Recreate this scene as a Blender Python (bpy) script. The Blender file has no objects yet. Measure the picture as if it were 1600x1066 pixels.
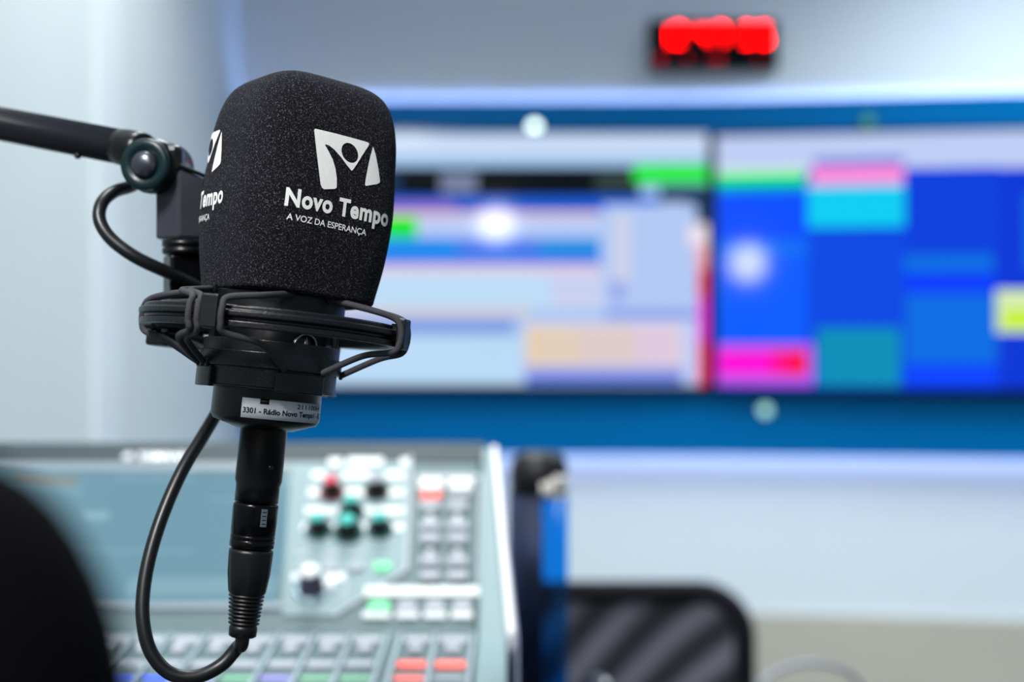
import bpy, bmesh, math, random
from mathutils import Vector, Matrix
from mathutils.bvhtree import BVHTree
random.seed(4)
C = bpy.context.scene.collection
SC = bpy.context.scene
PI = math.pi
R = math.radians
# ------------------------------------------------------------------ camera
CAM = Vector((0, 0, 1.15))
FP = 2222.2
cd = bpy.data.cameras.new('camera'); cam = bpy.data.objects.new('camera', cd); C.objects.link(cam)
cam.location = CAM; cam.rotation_euler = (R(90), 0, 0)
cd.lens = 50; cd.sensor_width = 36; cd.clip_start = 0.02
cd.dof.use_dof = True; cd.dof.focus_distance = 0.605; cd.dof.aperture_fstop = 4.5
SC.camera = cam
SC.view_settings.view_transform = 'Standard'; SC.view_settings.look = 'None'
SC.view_settings.exposure = 0.0; SC.view_settings.gamma = 1.0
SC.view_settings.use_curve_mapping = False
# ------------------------------------------------------------------ world, room lights and added key lights
w = bpy.data.worlds.new('world'); SC.world = w; w.use_nodes = True
w.node_tree.nodes['Background'].inputs[0].default_value = (0.62, 0.86, 1.0, 1)
w.node_tree.nodes['Background'].inputs[1].default_value = 0.25


def area(name, loc, target, sx, sy, power, col, spread=180):
    l = bpy.data.lights.new(name, 'AREA'); l.shape = 'RECTANGLE'; l.size = sx; l.size_y = sy
    l.energy = power; l.color = col; l.spread = R(spread)
    o = bpy.data.objects.new(name, l); C.objects.link(o); o.location = loc
    o.rotation_euler = (Vector(target) - Vector(loc)).to_track_quat('-Z', 'Y').to_euler()
    return o


area('unseen_overhead_light', (-0.2, 2.25, 2.62), (-0.2, 2.26, 0), 0.5, 1.2, 20, (0.95, 1.0, 0.97), 120)
area('unseen_overhead_light', (1.3, 2.6, 2.62), (1.3, 2.61, 0), 0.6, 1.4, 32, (0.82, 0.94, 1.0), 120)
area('unseen_overhead_light', (-0.58, -0.75, 2.6), (-0.1, 0.63, 1.15), 0.25, 0.5, 27, (1.0, 0.98, 0.97), 120)  # unseen key light, added to brighten the microphone and its lettering
area('unseen_overhead_light', (-0.3, 0.95, 2.62), (-0.2, 0.85, 0), 0.4, 0.6, 7, (0.93, 1.0, 1.0), 120)  # unseen light added to put highlights on the mount ring's top edges


# ------------------------------------------------------------------ helpers
def lin(c):
    return tuple(((x / 255) / 12.92 if x / 255 <= 0.04045 else ((x / 255 + 0.055) / 1.055) ** 2.4) for x in c)


MATS = {}


def mat(name, col, rough=0.5, metal=0.0, spec=0.5, emit=None, estr=1.0, coat=0.0, bump=None, trans=0.0, sheen=0.0, srgb=True, var=None, ior=1.45):
    """bump=(scale, strength); var=(scale, amount)"""
    m = bpy.data.materials.new(name); m.use_nodes = True
    nt = m.node_tree; b = nt.nodes['Principled BSDF']
    c = lin(col)
    b.inputs['Base Color'].default_value = (*c, 1)
    b.inputs['Roughness'].default_value = rough
    b.inputs['Metallic'].default_value = metal
    b.inputs['Specular IOR Level'].default_value = spec
    b.inputs['Coat Weight'].default_value = coat
    b.inputs['Transmission Weight'].default_value = trans
    b.inputs['IOR'].default_value = ior
    b.inputs['Sheen Weight'].default_value = sheen
    if emit:
        b.inputs['Emission Color'].default_value = (*(lin(emit) if srgb else emit), 1)
        b.inputs['Emission Strength'].default_value = estr
    tc = None
    if bump or var:
        tc = nt.nodes.new('ShaderNodeTexCoord')
    if var:
        n = nt.nodes.new('ShaderNodeTexNoise'); n.inputs['Scale'].default_value = var[0]; n.inputs['Detail'].default_value = 3
        nt.links.new(tc.outputs['Object'], n.inputs['Vector'])
        r = nt.nodes.new('ShaderNodeMapRange'); r.inputs['From Min'].default_value = 0.3; r.inputs['From Max'].default_value = 0.7
        r.inputs['To Min'].default_value = 1 - var[1]; r.inputs['To Max'].default_value = 1 + var[1]
        nt.links.new(n.outputs['Fac'], r.inputs['Value'])
        v = nt.nodes.new('ShaderNodeVectorMath'); v.operation = 'SCALE'; v.inputs[0].default_value = c
        nt.links.new(r.outputs['Result'], v.inputs['Scale'])
        nt.links.new(v.outputs['Vector'], b.inputs['Base Color'])
    if bump:
        n = nt.nodes.new('ShaderNodeTexNoise'); n.inputs['Scale'].default_value = bump[0]; n.inputs['Detail'].default_value = 4
        nt.links.new(tc.outputs['Object'], n.inputs['Vector'])
        bp = nt.nodes.new('ShaderNodeBump'); bp.inputs['Strength'].default_value = bump[1]; bp.inputs['Distance'].default_value = 0.0006
        nt.links.new(n.outputs['Fac'], bp.inputs['Height']); nt.links.new(bp.outputs['Normal'], b.inputs['Normal'])
    MATS[name] = m
    return m


class MB:
    def __init__(s):
        s.v = []; s.f = []; s.m = []; s.sm = []

    def add(s, vs, fs, mi=0, smooth=False, M=None):
        o = len(s.v)
        s.v += [tuple(M @ Vector(p)) if M is not None else tuple(p) for p in vs]
        for f in fs:
            s.f.append([i + o for i in f]); s.m.append(mi); s.sm.append(smooth)
        return s

    def box(s, c, size, mi=0, M=None, rz=0):
        x, y, z = [k / 2 for k in size]
        vs = [Vector((i, j, k)) for i in (-x, x) for j in (-y, y) for k in (-z, z)]
        if rz:
            rm = Matrix.Rotation(rz, 3, 'Z'); vs = [rm @ p for p in vs]
        vs = [p + Vector(c) for p in vs]
        return s.add(vs, [(0, 1, 3, 2), (4, 6, 7, 5), (0, 4, 5, 1), (2, 3, 7, 6), (0, 2, 6, 4), (1, 5, 7, 3)], mi, False, M)

    def prism(s, poly, h0, h1, mi=0, M=None, smooth=False):
        n = len(poly)
        vs = [(p[0], p[1], h0) for p in poly] + [(p[0], p[1], h1) for p in poly]
        fs = [tuple(range(n - 1, -1, -1)), tuple(range(n, 2 * n))]
        s.add(vs, fs, mi, False, M)
        o = len(s.v) - 2 * n
        for i in range(n):
            j = (i + 1) % n
            s.f.append([o + i, o + j, o + n + j, o + n + i]); s.m.append(mi); s.sm.append(smooth)
        return s

    def lathe(s, prof, seg=64, mi=0, M=None, a0=0.0, a1=2 * PI, smooth=True, closed=False):
        """prof: (radius, z) list about local Z; angle measured from -Y (towards camera) to +X"""
        full = abs(a1 - a0 - 2 * PI) < 1e-6
        n = seg if full else seg + 1
        vs = []
        for k in range(n):
            a = a0 + (a1 - a0) * k / seg
            for r, z in prof:
                vs.append((r * math.sin(a), -r * math.cos(a), z))
        m = len(prof); fs = []
        for k in range(seg):
            k2 = (k + 1) % n
            for i in range(m if closed else m - 1):
                j = (i + 1) % m
                fs.append((k * m + i, k2 * m + i, k2 * m + j, k * m + j))
        s.add(vs, fs, mi, smooth, M)
        if closed and not full:
            o = len(s.v) - len(vs)
            s.f.append([o + i for i in range(m)]); s.m.append(mi); s.sm.append(False)
            s.f.append([o + (n - 1) * m + i for i in range(m - 1, -1, -1)]); s.m.append(mi); s.sm.append(False)
        return s

    def tube(s, pts, r, seg=16, mi=0, M=None, cap=True):
        pts = [Vector(p) for p in pts]
        rs = r if isinstance(r, (list, tuple)) else [r] * len(pts)
        t0 = (pts[1] - pts[0]).normalized()
        up = Vector((0, 0, 1)) if abs(t0.z) < 0.9 else Vector((1, 0, 0))
        nrm = t0.cross(up).normalized(); vs = []
        for i, p in enumerate(pts):
            t = (pts[min(i + 1, len(pts) - 1)] - pts[max(i - 1, 0)]).normalized()
            nrm = (nrm - t * nrm.dot(t)).normalized(); bn = t.cross(nrm)
            for k in range(seg):
                a = 2 * PI * k / seg
                vs.append(p + (nrm * math.cos(a) + bn * math.sin(a)) * rs[i])
        fs = []
        for i in range(len(pts) - 1):
            for k in range(seg):
                k2 = (k + 1) % seg
                fs.append((i * seg + k, i * seg + k2, (i + 1) * seg + k2, (i + 1) * seg + k))
        s.add(vs, fs, mi, True, M)
        if cap:
            o = len(s.v) - len(vs)
            s.f.append([o + k for k in range(seg - 1, -1, -1)]); s.m.append(mi); s.sm.append(False)
            e = o + (len(pts) - 1) * seg
            s.f.append([e + k for k in range(seg)]); s.m.append(mi); s.sm.append(False)
        return s

    def build(s, name, mats, parent=None, bevel=0, kind=None, fixn=True, bseg=2):
        me = bpy.data.meshes.new(name)
        me.from_pydata([tuple(p) for p in s.v], [], s.f)
        if not isinstance(mats, (list, tuple)): mats = [mats]
        for m in mats: me.materials.append(m)
        for p, mi, sm in zip(me.polygons, s.m, s.sm):
            p.material_index = mi; p.use_smooth = sm
        if fixn:
            bm = bmesh.new(); bm.from_mesh(me)
            bmesh.ops.recalc_face_normals(bm, faces=bm.faces[:]); bm.to_mesh(me); bm.free()
        me.update()
        o = bpy.data.objects.new(name, me); C.objects.link(o)
        if parent is not None:
            o.parent = parent; o.matrix_parent_inverse = world_of(parent).inverted()
        if bevel:
            b = o.modifiers.new('bevel', 'BEVEL'); b.width = bevel; b.segments = bseg; b.limit_method = 'ANGLE'; b.angle_limit = R(35)
            b.harden_normals = False
        if kind: o['kind'] = kind
        return o


def world_of(o):
    m = Matrix.Translation(o.location)
    return (world_of(o.parent) @ o.matrix_parent_inverse @ m) if o.parent else m


def thing(name, label, cat, loc, group=None):
    o = bpy.data.objects.new(name, None); C.objects.link(o); o.location = loc
    o.empty_display_size = 0.02
    o['label'] = label; o['category'] = cat
    if group: o['group'] = group
    return o


def tag(o, label, cat, group=None):
    o['label'] = label; o['category'] = cat
    if group: o['group'] = group
    return o


def ray(px, py):
    return Vector(((px - 800) / FP, 1, -(py - 533) / FP))


def at(px, py, d):
    return CAM + ray(px, py) * d


def catmull(P, n=10):
    P = [Vector(p) for p in P]; out = []
    Q = [P[0] * 2 - P[1]] + P + [P[-1] * 2 - P[-2]]
    for i in range(1, len(Q) - 2):
        a, b, c, d = Q[i - 1:i + 3]
        for k in range(n):
            t = k / n
            out.append(0.5 * ((2 * b) + (c - a) * t + (2 * a - 5 * b + 4 * c - d) * t * t + (3 * b - a - 3 * c + d) * t ** 3))
    out.append(P[-1]); return out


def align(loc, zaxis, xhint=(1, 0, 0)):
    z = Vector(zaxis).normalized(); x = Vector(xhint); x = (x - z * x.dot(z)).normalized(); y = z.cross(x)
    return Matrix.Translation(loc) @ Matrix((x, y, z)).transposed().to_4x4()


# ------------------------------------------------------------------ materials
wall_m = mat('painted_wall', (218, 228, 230), 0.55, var=(1.5, 0.02))
wall_b = mat('painted_back_wall', (214, 224, 232), 0.6, var=(1.5, 0.02))
dado_m = mat('beige_panel', (192, 188, 176), 0.7, var=(3, 0.03))
floor_m = mat('grey_floor', (120, 118, 115), 0.5, var=(4, 0.1))
ceil_m = mat('white_ceiling', (225, 228, 228), 0.8)
band_m = mat('blue_gloss_panel', (0, 108, 176), 0.4, spec=0.06, var=(0.8, 0.05))
strip_m = mat('light_strip', (200, 200, 210), emit=(0.62, 0.68, 1.0), estr=7.5, srgb=False)
strip_t = mat('upper_light_strip', (200, 200, 210), emit=(0.36, 0.50, 1.0), estr=26.0, srgb=False)
desk_m = mat('dark_desk', (40, 42, 46), 0.45, var=(6, 0.1))
black_pl = mat('black_plastic', (9, 10, 13), 0.38, bump=(2500, 0.12))
black_gl = mat('black_gloss', (9, 10, 12), 0.2)
black_metal = mat('black_metal', (5, 6, 8), 0.3, metal=0.2, spec=0.6)
grey_pl = mat('worn_black_plastic', (16, 17, 22), 0.33, bump=(900, 0.25), var=(500, 0.35))
steel = mat('polished_steel', (180, 182, 186), 0.22, metal=1.0)
white_print = mat('white_print', (235, 235, 232), 0.7, var=(700, 0.03))
cord_m = mat('elastic_cord', (56, 56, 62), 0.75, bump=(3000, 0.5), var=(2500, 0.3))
cable_m = mat('black_cable', (14, 15, 19), 0.36, spec=0.55)
screen_bezel = mat('screen_bezel', (4, 6, 10), 0.12, spec=0.25)

# black acoustic foam: fine open pores with dusty flecks
foam_m = bpy.data.materials.new('open_cell_foam'); foam_m.use_nodes = True
nt = foam_m.node_tree; b = nt.nodes['Principled BSDF']
b.inputs['Roughness'].default_value = 0.95; b.inputs['Specular IOR Level'].default_value = 0.12
b.inputs['Sheen Weight'].default_value = 0.025; b.inputs['Sheen Roughness'].default_value = 0.6
b.inputs['Sheen Tint'].default_value = (0.75, 0.8, 1.0, 1)
tc = nt.nodes.new('ShaderNodeTexCoord')
n1 = nt.nodes.new('ShaderNodeTexNoise'); n1.inputs['Scale'].default_value = 1700; n1.inputs['Detail'].default_value = 2.5; n1.inputs['Roughness'].default_value = 0.6
n2 = nt.nodes.new('ShaderNodeTexVoronoi'); n2.inputs['Scale'].default_value = 900
for n in (n1, n2): nt.links.new(tc.outputs['Object'], n.inputs['Vector'])
cr = nt.nodes.new('ShaderNodeValToRGB')
cr.color_ramp.elements[0].position = 0.38; cr.color_ramp.elements[0].color = (0.0015, 0.0014, 0.0022, 1)
cr.color_ramp.elements[1].position = 0.58; cr.color_ramp.elements[1].color = (0.010, 0.0095, 0.014, 1)
e = cr.color_ramp.elements.new(0.68); e.color = (0.13, 0.125, 0.155, 1)
nt.links.new(n1.outputs['Fac'], cr.inputs['Fac']); nt.links.new(cr.outputs['Color'], b.inputs['Base Color'])
bp = nt.nodes.new('ShaderNodeBump'); bp.inputs['Strength'].default_value = 0.9; bp.inputs['Distance'].default_value = 0.0007
nt.links.new(n1.outputs['Fac'], bp.inputs['Height']); nt.links.new(bp.outputs['Normal'], b.inputs['Normal'])

# ------------------------------------------------------------------ room shell
XL = -0.736


def wall_d(x):
    return 3.85 - 0.158 * 0.5 * ((x - 0.55) + math.sqrt((x - 0.55) ** 2 + 0.03))


xs = [XL + (3.0 - XL) * i / 60 for i in range(61)]
m = MB(); n = len(xs)
vs = [(x, wall_d(x), z) for x in xs for z in (0.0, 2.7)] + [(x, wall_d(x) + 0.1, z) for x in xs for z in (0.0, 2.7)]
fs = []
for i in range(n - 1):
    a = 2 * i
    fs += [(a, a + 2, a + 3, a + 1), (2 * n + a, 2 * n + a + 1, 2 * n + a + 3, 2 * n + a + 2), (a + 1, a + 3, 2 * n + a + 3, 2 * n + a + 1)]
m.add(vs, fs, 0, True); m.build('wall_back', wall_b, kind='structure', fixn=False)
MB().box((XL - 0.05, 1.2, 1.35), (0.1, 5.5, 2.7)).build('wall_left', wall_m, kind='structure')
MB().box((1.0, 1.2, -0.05), (5.0, 5.8, 0.1)).build('floor', floor_m, kind='structure')
MB().box((1.0, 1.2, 2.75), (5.0, 5.8, 0.1)).build('ceiling', ceil_m, kind='structure')
# pale vertical cover strip in the left wall
MB().box((XL + 0.006, 2.56, 1.35), (0.012, 0.15, 2.68)).build('trim_1', mat('pale_cover_strip', (232, 240, 244), 0.4), kind='structure', bevel=0.003)


def curved_band(name, z0, z1, off0, off1, m_, x0=XL + 0.02, x1=2.9, kind='structure', seg=50):
    xs = [x0 + (x1 - x0) * i / seg for i in range(seg + 1)]
    vs = []
    for x in xs:
        d = wall_d(x)
        vs += [(x, d - off1, z0), (x, d - off1, z1), (x, d - off0, z1), (x, d - off0, z0)]
    fs = [(0, 1, 2, 3), tuple(4 * seg + k for k in (3, 2, 1, 0))]
    for i in range(seg):
        a = 4 * i; b_ = a + 4
        for k in range(4):
            k2 = (k + 1) % 4
            fs.append((a + k, b_ + k, b_ + k2, a + k2))
    mb = MB(); mb.add(vs, fs)
    return mb.build(name, m_, kind=kind)


curved_band('trim_2', 0.0, 0.42, -0.001, 0.02, dado_m, x0=XL + 0.001)
# blue panel standing off the wall, light strips tucked behind both its long edges
curved_band('trim_3', 0.846, 1.788, 0.045, 0.07, band_m)
curved_band('trim_4', 1.766, 1.784, 0.026, 0.042, strip_t, x0=XL + 0.08, x1=2.85)
curved_band('trim_5', 0.861, 0.879, 0.022, 0.034, strip_m, x0=XL + 0.08, x1=2.85)


# ------------------------------------------------------------------ digital wall clock
Dk = wall_d(0.54) - 0.0
ck = thing('digital_clock', 'black rectangular digital wall clock with bright red digits above the screens', 'clock', (0.535, Dk, 1.99))
p0 = at(1013, 30, Dk - 0.045); p1 = at(1216, 107, Dk - 0.045)
MB().box(((p0.x + p1.x) / 2, Dk - 0.02, (p0.z + p1.z) / 2), (p1.x - p0.x, 0.05, p0.z - p1.z)).build('case', screen_bezel, ck, bevel=0.004)
red = mat('red_led', (20, 0, 0), 0.9, spec=0.0, emit=(1.0, 0.0, 0.0), estr=22, srgb=False)
dimred = mat('dim_red_led', (20, 0, 0), 0.9, spec=0.0, emit=(1.0, 0.0, 0.02), estr=2.2, srgb=False)
SEG = {'0': 'abcdef', '1': 'bc', '2': 'abged', '3': 'abgcd', '4': 'fgbc', '5': 'afgcd', '6': 'afgedc', '7': 'abc', '8': 'abcdefg', '9': 'abcfgd'}


def digit(ch, px, py, wpx, hpx, mtl, nm='digit'):
    d = Dk - 0.0465; c = at(px, py, d); k = d / FP
    W = wpx * k; H = hpx * k; t = 0.0042 * hpx / 24
    S = {'a': (0, H / 2, W, t), 'd': (0, -H / 2, W, t), 'g': (0, 0, W, t), 'f': (-W / 2, H / 4, t, H / 2), 'b': (W / 2, H / 4, t, H / 2),
         'e': (-W / 2, -H / 4, t, H / 2), 'c': (W / 2, -H / 4, t, H / 2)}
    mb = MB()
    for s_ in SEG[ch]:
        x, z, sx, sz = S[s_]; mb.box((c.x + x, c.y, c.z + z), (sx * 0.92, 0.002, sz * 0.92))
    return mb.build(nm, mtl, ck)


for ch, px in zip('124736', (1039, 1060, 1099, 1126, 1167, 1194)):
    digit(ch, px, 54.5 + (2 if px == 1039 else 0), 14, 28, red)
for ch, px in zip('07121', (1032, 1071, 1108, 1124, 1182)):
    digit(ch, px, 93, 7, 10, dimred)

# ------------------------------------------------------------------ wall screens
SCR = {}


def scr_mat(c):
    if c not in SCR:
        SCR[c] = mat('screen_image_%d' % len(SCR), (3, 3, 3), 0.06, emit=c, estr=1.0, spec=0.5)
    return SCR[c]


def tv(name, label, P, yaw, W, H, rects, bg, pitch):
    """P = left edge of the screen front; rects in pixels of the photograph, mapped on the tilted plane"""
    ux = Vector((math.cos(yaw), -math.sin(yaw), 0)); nrm = Vector((-math.sin(yaw), -math.cos(yaw), -math.tan(pitch))).normalized(); uz = nrm.cross(ux)
    t = thing(name, label, 'screen', P + ux * W / 2 - nrm * 0.03)
    Mx = Matrix((ux, uz, nrm)).transposed().to_4x4(); Mx.translation = P

    def uv(px, py):
        r_ = ray(px, py); k = (P - CAM).dot(nrm) / r_.dot(nrm); q = CAM + r_ * k - P
        return q.dot(ux), q.dot(uz)
    mb = MB()
    mb.box((W / 2, H / 2, -0.018), (W, H, 0.03), M=Mx)
    mb.build('housing', screen_bezel, t, bevel=0.003)
    s = MB(); mats = [scr_mat(bg)]; bz = 0.009
    s.add([(bz, bz + 0.006, 0.0002), (W - bz, bz + 0.006, 0.0002), (W - bz, H - bz, 0.0002), (bz, H - bz, 0.0002)], [(0, 1, 2, 3)], 0, M=Mx)
    for i, (x0, y0, x1, y1, c) in enumerate(rects):
        yc = (y0 + y1) / 2
        u0, v0 = uv(x0, yc)[0], uv((x0 + x1) / 2, y0)[1]; u1, v1 = uv(x1, yc)[0], uv((x0 + x1) / 2, y1)[1]
        u0, u1 = max(bz, u0), min(W - bz, u1); v0 = min(H - bz, v0); v1 = max(bz + 0.006, v1)
        if u1 <= u0 or v0 <= v1: continue
        mm = scr_mat(c)
        if mm not in mats: mats.append(mm)
        h = 0.0004 + 0.00008 * i
        s.add([(u0, v1, h), (u1, v1, h), (u1, v0, h), (u0, v0, h)], [(0, 1, 2, 3)], mats.index(mm), M=Mx)
    s.build('screen', mats, t, fixn=False)
    f = MB()
    for (cx, cy, sx, sy) in ((W / 2, H - bz / 2, W, bz), (W / 2, bz / 2 + 0.003, W, bz + 0.006), (bz / 2, H / 2, bz, H), (W - bz / 2, H / 2, bz, H)):
        f.box((cx, cy, 0.002), (sx, sy, 0.009), M=Mx)
    f.build('bezel', screen_bezel, t)
    return t


L1 = [
    (380, 212, 1110, 264, (200, 219, 246)), (380, 244, 1110, 262, (160, 196, 235)),
    (380, 261, 1000, 307, (0, 2, 6)), (560, 270, 625, 300, (20, 50, 95)), (688, 270, 745, 302, (120, 130, 160)), (930, 268, 1000, 300, (45, 62, 60)),
    (1000, 262, 1110, 296, (120, 190, 190)), (990, 258, 1110, 284, (0, 238, 0)), (1030, 291, 1110, 316, (25, 55, 90)), (1075, 316, 1110, 350, (30, 60, 100)),
    (380, 307, 1030, 334, (22, 92, 214)), (380, 316, 712, 330, (140, 112, 208)), (380, 331, 938, 337, (244, 190, 158)),
    (380, 337, 940, 372, (184, 202, 246)), (560, 340, 652, 371, (0, 232, 0)),
    (380, 372, 938, 414, (72, 124, 236)), (380, 374, 712, 400, (0, 142, 238)), (842, 374, 938, 395, (0, 146, 226)),
    (380, 414, 938, 428, (228, 206, 222)), (380, 428, 860, 482, (190, 220, 246)), (860, 428, 942, 482, (204, 212, 242)),
    (860, 440, 942, 444, (176, 190, 238)), (860, 465, 942, 469, (190, 186, 230)), (380, 484, 830, 491, (236, 200, 176)),
    (380, 498, 805, 524, (130, 160, 226)), (380, 524, 815, 600, (186, 218, 246)), (820, 506, 1066, 572, (228, 214, 224)),
    (826, 512, 905, 569, (226, 206, 186)), (905, 512, 990, 569, (222, 202, 200)), (990, 512, 1060, 569, (222, 200, 222)), (826, 512, 836, 569, (232, 206, 150)),
    (822, 574, 1085, 585, (160, 160, 226)), (822, 586, 1085, 600, (80, 110, 214)), (942, 320, 1088, 484, (178, 200, 244)), (958, 335, 985, 440, (206, 210, 232)),
    (945, 486, 1088, 497, (122, 142, 228)), (955, 440, 975, 470, (148, 162, 232)), (1066, 500, 1088, 600, (190, 204, 246)),
    (1075, 350, 1110, 385, (238, 224, 236)), (1088, 385, 1110, 420, (246, 168, 176)), (1090, 420, 1110, 465, (232, 62, 96)), (1090, 465, 1110, 535, (232, 44, 214)), (1090, 535, 1110, 602, (236, 52, 96)),
]
L2 = [
    (1120, 200, 1840, 264, (190, 205, 244)), (1120, 258, 1262, 272, (200, 226, 232)), (1415, 262, 1560, 640, (0, 62, 222)), (1560, 262, 1840, 640, (0, 52, 216)),
    (1120, 272, 1258, 287, (0, 242, 96)), (1120, 287, 1262, 299, (0, 164, 196)), (1272, 247, 1412, 258, (90, 110, 214)), (1268, 260, 1412, 285, (255, 132, 216)), (1262, 285, 1412, 292, (190, 190, 240)),
    (1262, 292, 1414, 355, (0, 206, 242)), (1120, 299, 1262, 375, (0, 78, 255)), (1120, 375, 1262, 400, (0, 110, 246)), (1120, 400, 1262, 545, (0, 92, 255)), (1262, 355, 1415, 512, (0, 70, 228)),
    (1120, 538, 1270, 602, (190, 90, 236)), (1122, 548, 1205, 586, (255, 0, 216)), (1205, 548, 1235, 586, (255, 0, 140)), (1235, 548, 1260, 586, (255, 0, 52)),
    (1276, 512, 1407, 604, (0, 142, 184)), (1412, 398, 1552, 424, (0, 112, 228)), (1415, 428, 1552, 458, (0, 60, 255)), (1415, 460, 1558, 568, (0, 108, 228)), (1415, 568, 1558, 605, (0, 66, 255)),
    (1556, 452, 1840, 520, (214, 236, 176)), (1566, 484, 1840, 511, (200, 242, 0)), (1600, 300, 1830, 420, (0, 100, 220)),
]
Px = at(1113, 533, 3.735).x
tv('wall_screen', 'wall screen showing pale windows and white panels, left of the two wall screens', Vector((Px - 1.19, 3.735, 1.019)), 0.0, 1.186, 0.686, L1, (175, 200, 242), 0.0)
tv('wall_screen', 'wall screen showing saturated blue columns with cyan and magenta blocks', Vector((Px + 0.003, 3.735, 1.012)), R(9), 1.186, 0.686, L2, (0, 66, 226), R(-1.4))

# small round glowing discs on the blue panel
spot_e = mat('bright_disc_face', (10, 20, 20), 0.9, spec=0.0, emit=(0.78, 1.0, 0.94), estr=4.0, srgb=False)
spot_d = mat('faint_disc_face', (10, 20, 20), 0.9, spec=0.0, emit=(0.1, 0.62, 0.62), estr=0.7, srgb=False)
spot_h = mat('mid_disc_face', (10, 20, 20), 0.9, spec=0.0, emit=(0.45, 0.9, 0.9), estr=1.3, srgb=False)
for px, py, mm, lab in ((835, 199, spot_e, 'small round bright white glowing disc above the pale wall screen'),
                        (1356, 190, spot_d, 'small round faint teal glowing disc above the blue wall screen'),
                        (1195, 641, spot_h, 'small round mint glowing disc below the blue wall screen')):
    x = (px - 800) / FP * 3.75; d = wall_d(x) - 0.07; c = at(px, py, d)
    t = thing('glow_disc', lab, 'light', c, 'round glowing discs on the blue panel')
    Mx = align(c, (0, -1, 0))
    MB().lathe([(0, 0), (0.022, 0), (0.022, 0.006), (0.019, 0.009), (0.016, 0.007), (0, 0.007)], 32, M=Mx).build('rim', black_pl, t)
    MB().lathe([(0, 0.0072), (0.0155, 0.0072), (0.013, 0.0085), (0, 0.009)], 32, M=Mx).build('lens', mm, t)

# ------------------------------------------------------------------ unseen lamp added behind the camera to give the white reflections in the screens
lamp_e = mat('lamp_face', (255, 255, 255), emit=(1.0, 0.97, 0.95), estr=22, srgb=False)


def added_lamp(loc, aim, r, label):
    loc = Vector(loc); t = thing('added_lamp', label, 'lamp', (loc.x, loc.y, 0.0), 'added round lamps')
    z = (Vector(aim) - loc).normalized(); Mx = align(loc, z)
    MB().lathe([(0, -0.08), (r * 0.5, -0.075), (r * 1.03, -0.02), (r * 1.06, 0.01), (r * 1.0, 0.012)], 40, M=Mx).build('housing', black_pl, t)
    MB().lathe([(0, 0.004), (r, 0.004)], 40, M=Mx).build('diffuser', lamp_e, t, fixn=False)
    b0 = loc - z * 0.085
    MB().tube([(b0.x, b0.y, 0.03), (b0.x, b0.y, b0.z)], 0.012).build('pole', black_metal, t)
    MB().lathe([(0, 0), (0.16, 0), (0.16, 0.02), (0.02, 0.035), (0, 0.035)], 32, M=Matrix.Translation((b0.x, b0.y, 0))).build('base', black_metal, t)


added_lamp((-0.095, -1.0, 1.848), (-0.09, 3.7, 1.5), 0.105, 'unseen round lamp on a pole added behind the camera')

# ------------------------------------------------------------------ desk
dk = thing('desk', 'dark studio desk carrying the mixing console and the bottle', 'desk', (0.1, 0.82, 0))
MB().box((0.1, 0.80, 0.735), (1.6, 1.6, 0.03)).build('desktop', desk_m, dk, bevel=0.003)
for x in (-0.62, 0.82):
    for y in (0.08, 1.52):
        MB().box((x, y, 0.36), (0.05, 0.05, 0.72)).build('leg', black_metal, dk, bevel=0.002)

# ------------------------------------------------------------------ mixing console
T_ = Vector((0, 1.28, 1.0535)); B_ = Vector((0, 1.10, 0.926))
dv = (B_ - T_).normalized(); nv = Vector((0, dv.z, -dv.y)); nv = nv if nv.z > 0 else -nv
Mp = Matrix((Vector((1, 0, 0)), -dv, nv)).transposed().to_4x4(); Mp.translation = T_   # panel frame: x, up-slope, normal
PL = (B_ - T_).length


def pan(px, py, h=0.0):
    r_ = ray(px, py); k = (T_ + nv * h - CAM).dot(nv) / r_.dot(nv); q = CAM + r_ * k - T_
    return q.x, -q.dot(dv)


cg_light = mat('console_light_grey', (128, 151, 156), 0.5, bump=(400, 0.05), var=(60, 0.03))
cg_dark = mat('console_slate_grey', (84, 106, 110), 0.5, bump=(400, 0.05), var=(60, 0.03))
cg_top = mat('console_dark_trim', (46, 60, 66), 0.6)
cg_mid = mat('console_mid_grey', (128, 140, 150), 0.4)
cwhite = mat('console_white_key', (238, 240, 242), 0.5)
cgrey = mat('console_grey_key', (176, 180, 190), 0.45)
cgreen = mat('lit_green_key', (120, 220, 160), 0.4, emit=(60, 190, 110), estr=0.55)
cred = mat('lit_red_key', (240, 120, 110), 0.4, emit=(255, 80, 70), estr=0.8)
con = thing('mixing_console', 'grey digital mixing console with touch screen, coloured knobs and key rows', 'mixing console', (-0.28, 1.05, 0.75))
XB0, XB1 = -0.56, -0.0265
prof = [(1.36, 0.752), (1.36, 1.01), (1.33, 1.040), (T_.y, T_.z), (B_.y, B_.z), (0.80, 0.905), (0.78, 0.86), (0.80, 0.752)]
Myz = Matrix(((0, 0, 1, 0), (1, 0, 0, 0), (0, 1, 0, 0), (0, 0, 0, 1)))
MB().prism(prof, XB0, XB1, M=Myz).build('body', cg_dark, con, bevel=0.004)


def prect(mb, x0, y0, x1, y1, h, mi=0, th=0.0006):
    xa, xb = pan(x0, (y0 + y1) / 2, h)[0], pan(x1, (y0 + y1) / 2, h)[0]
    va, vb = pan(0, y0, h)[1], pan(0, y1, h)[1]
    mb.box(((xa + xb) / 2, (va + vb) / 2, h - th / 2), (xb - xa, abs(va - vb), th), mi, M=Mp)


def ppoly(mb, pts, h0, h1, mi=0):
    mb.prism([pan(x, y, h1) for x, y in pts], h0, h1, mi, M=Mp)


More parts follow.
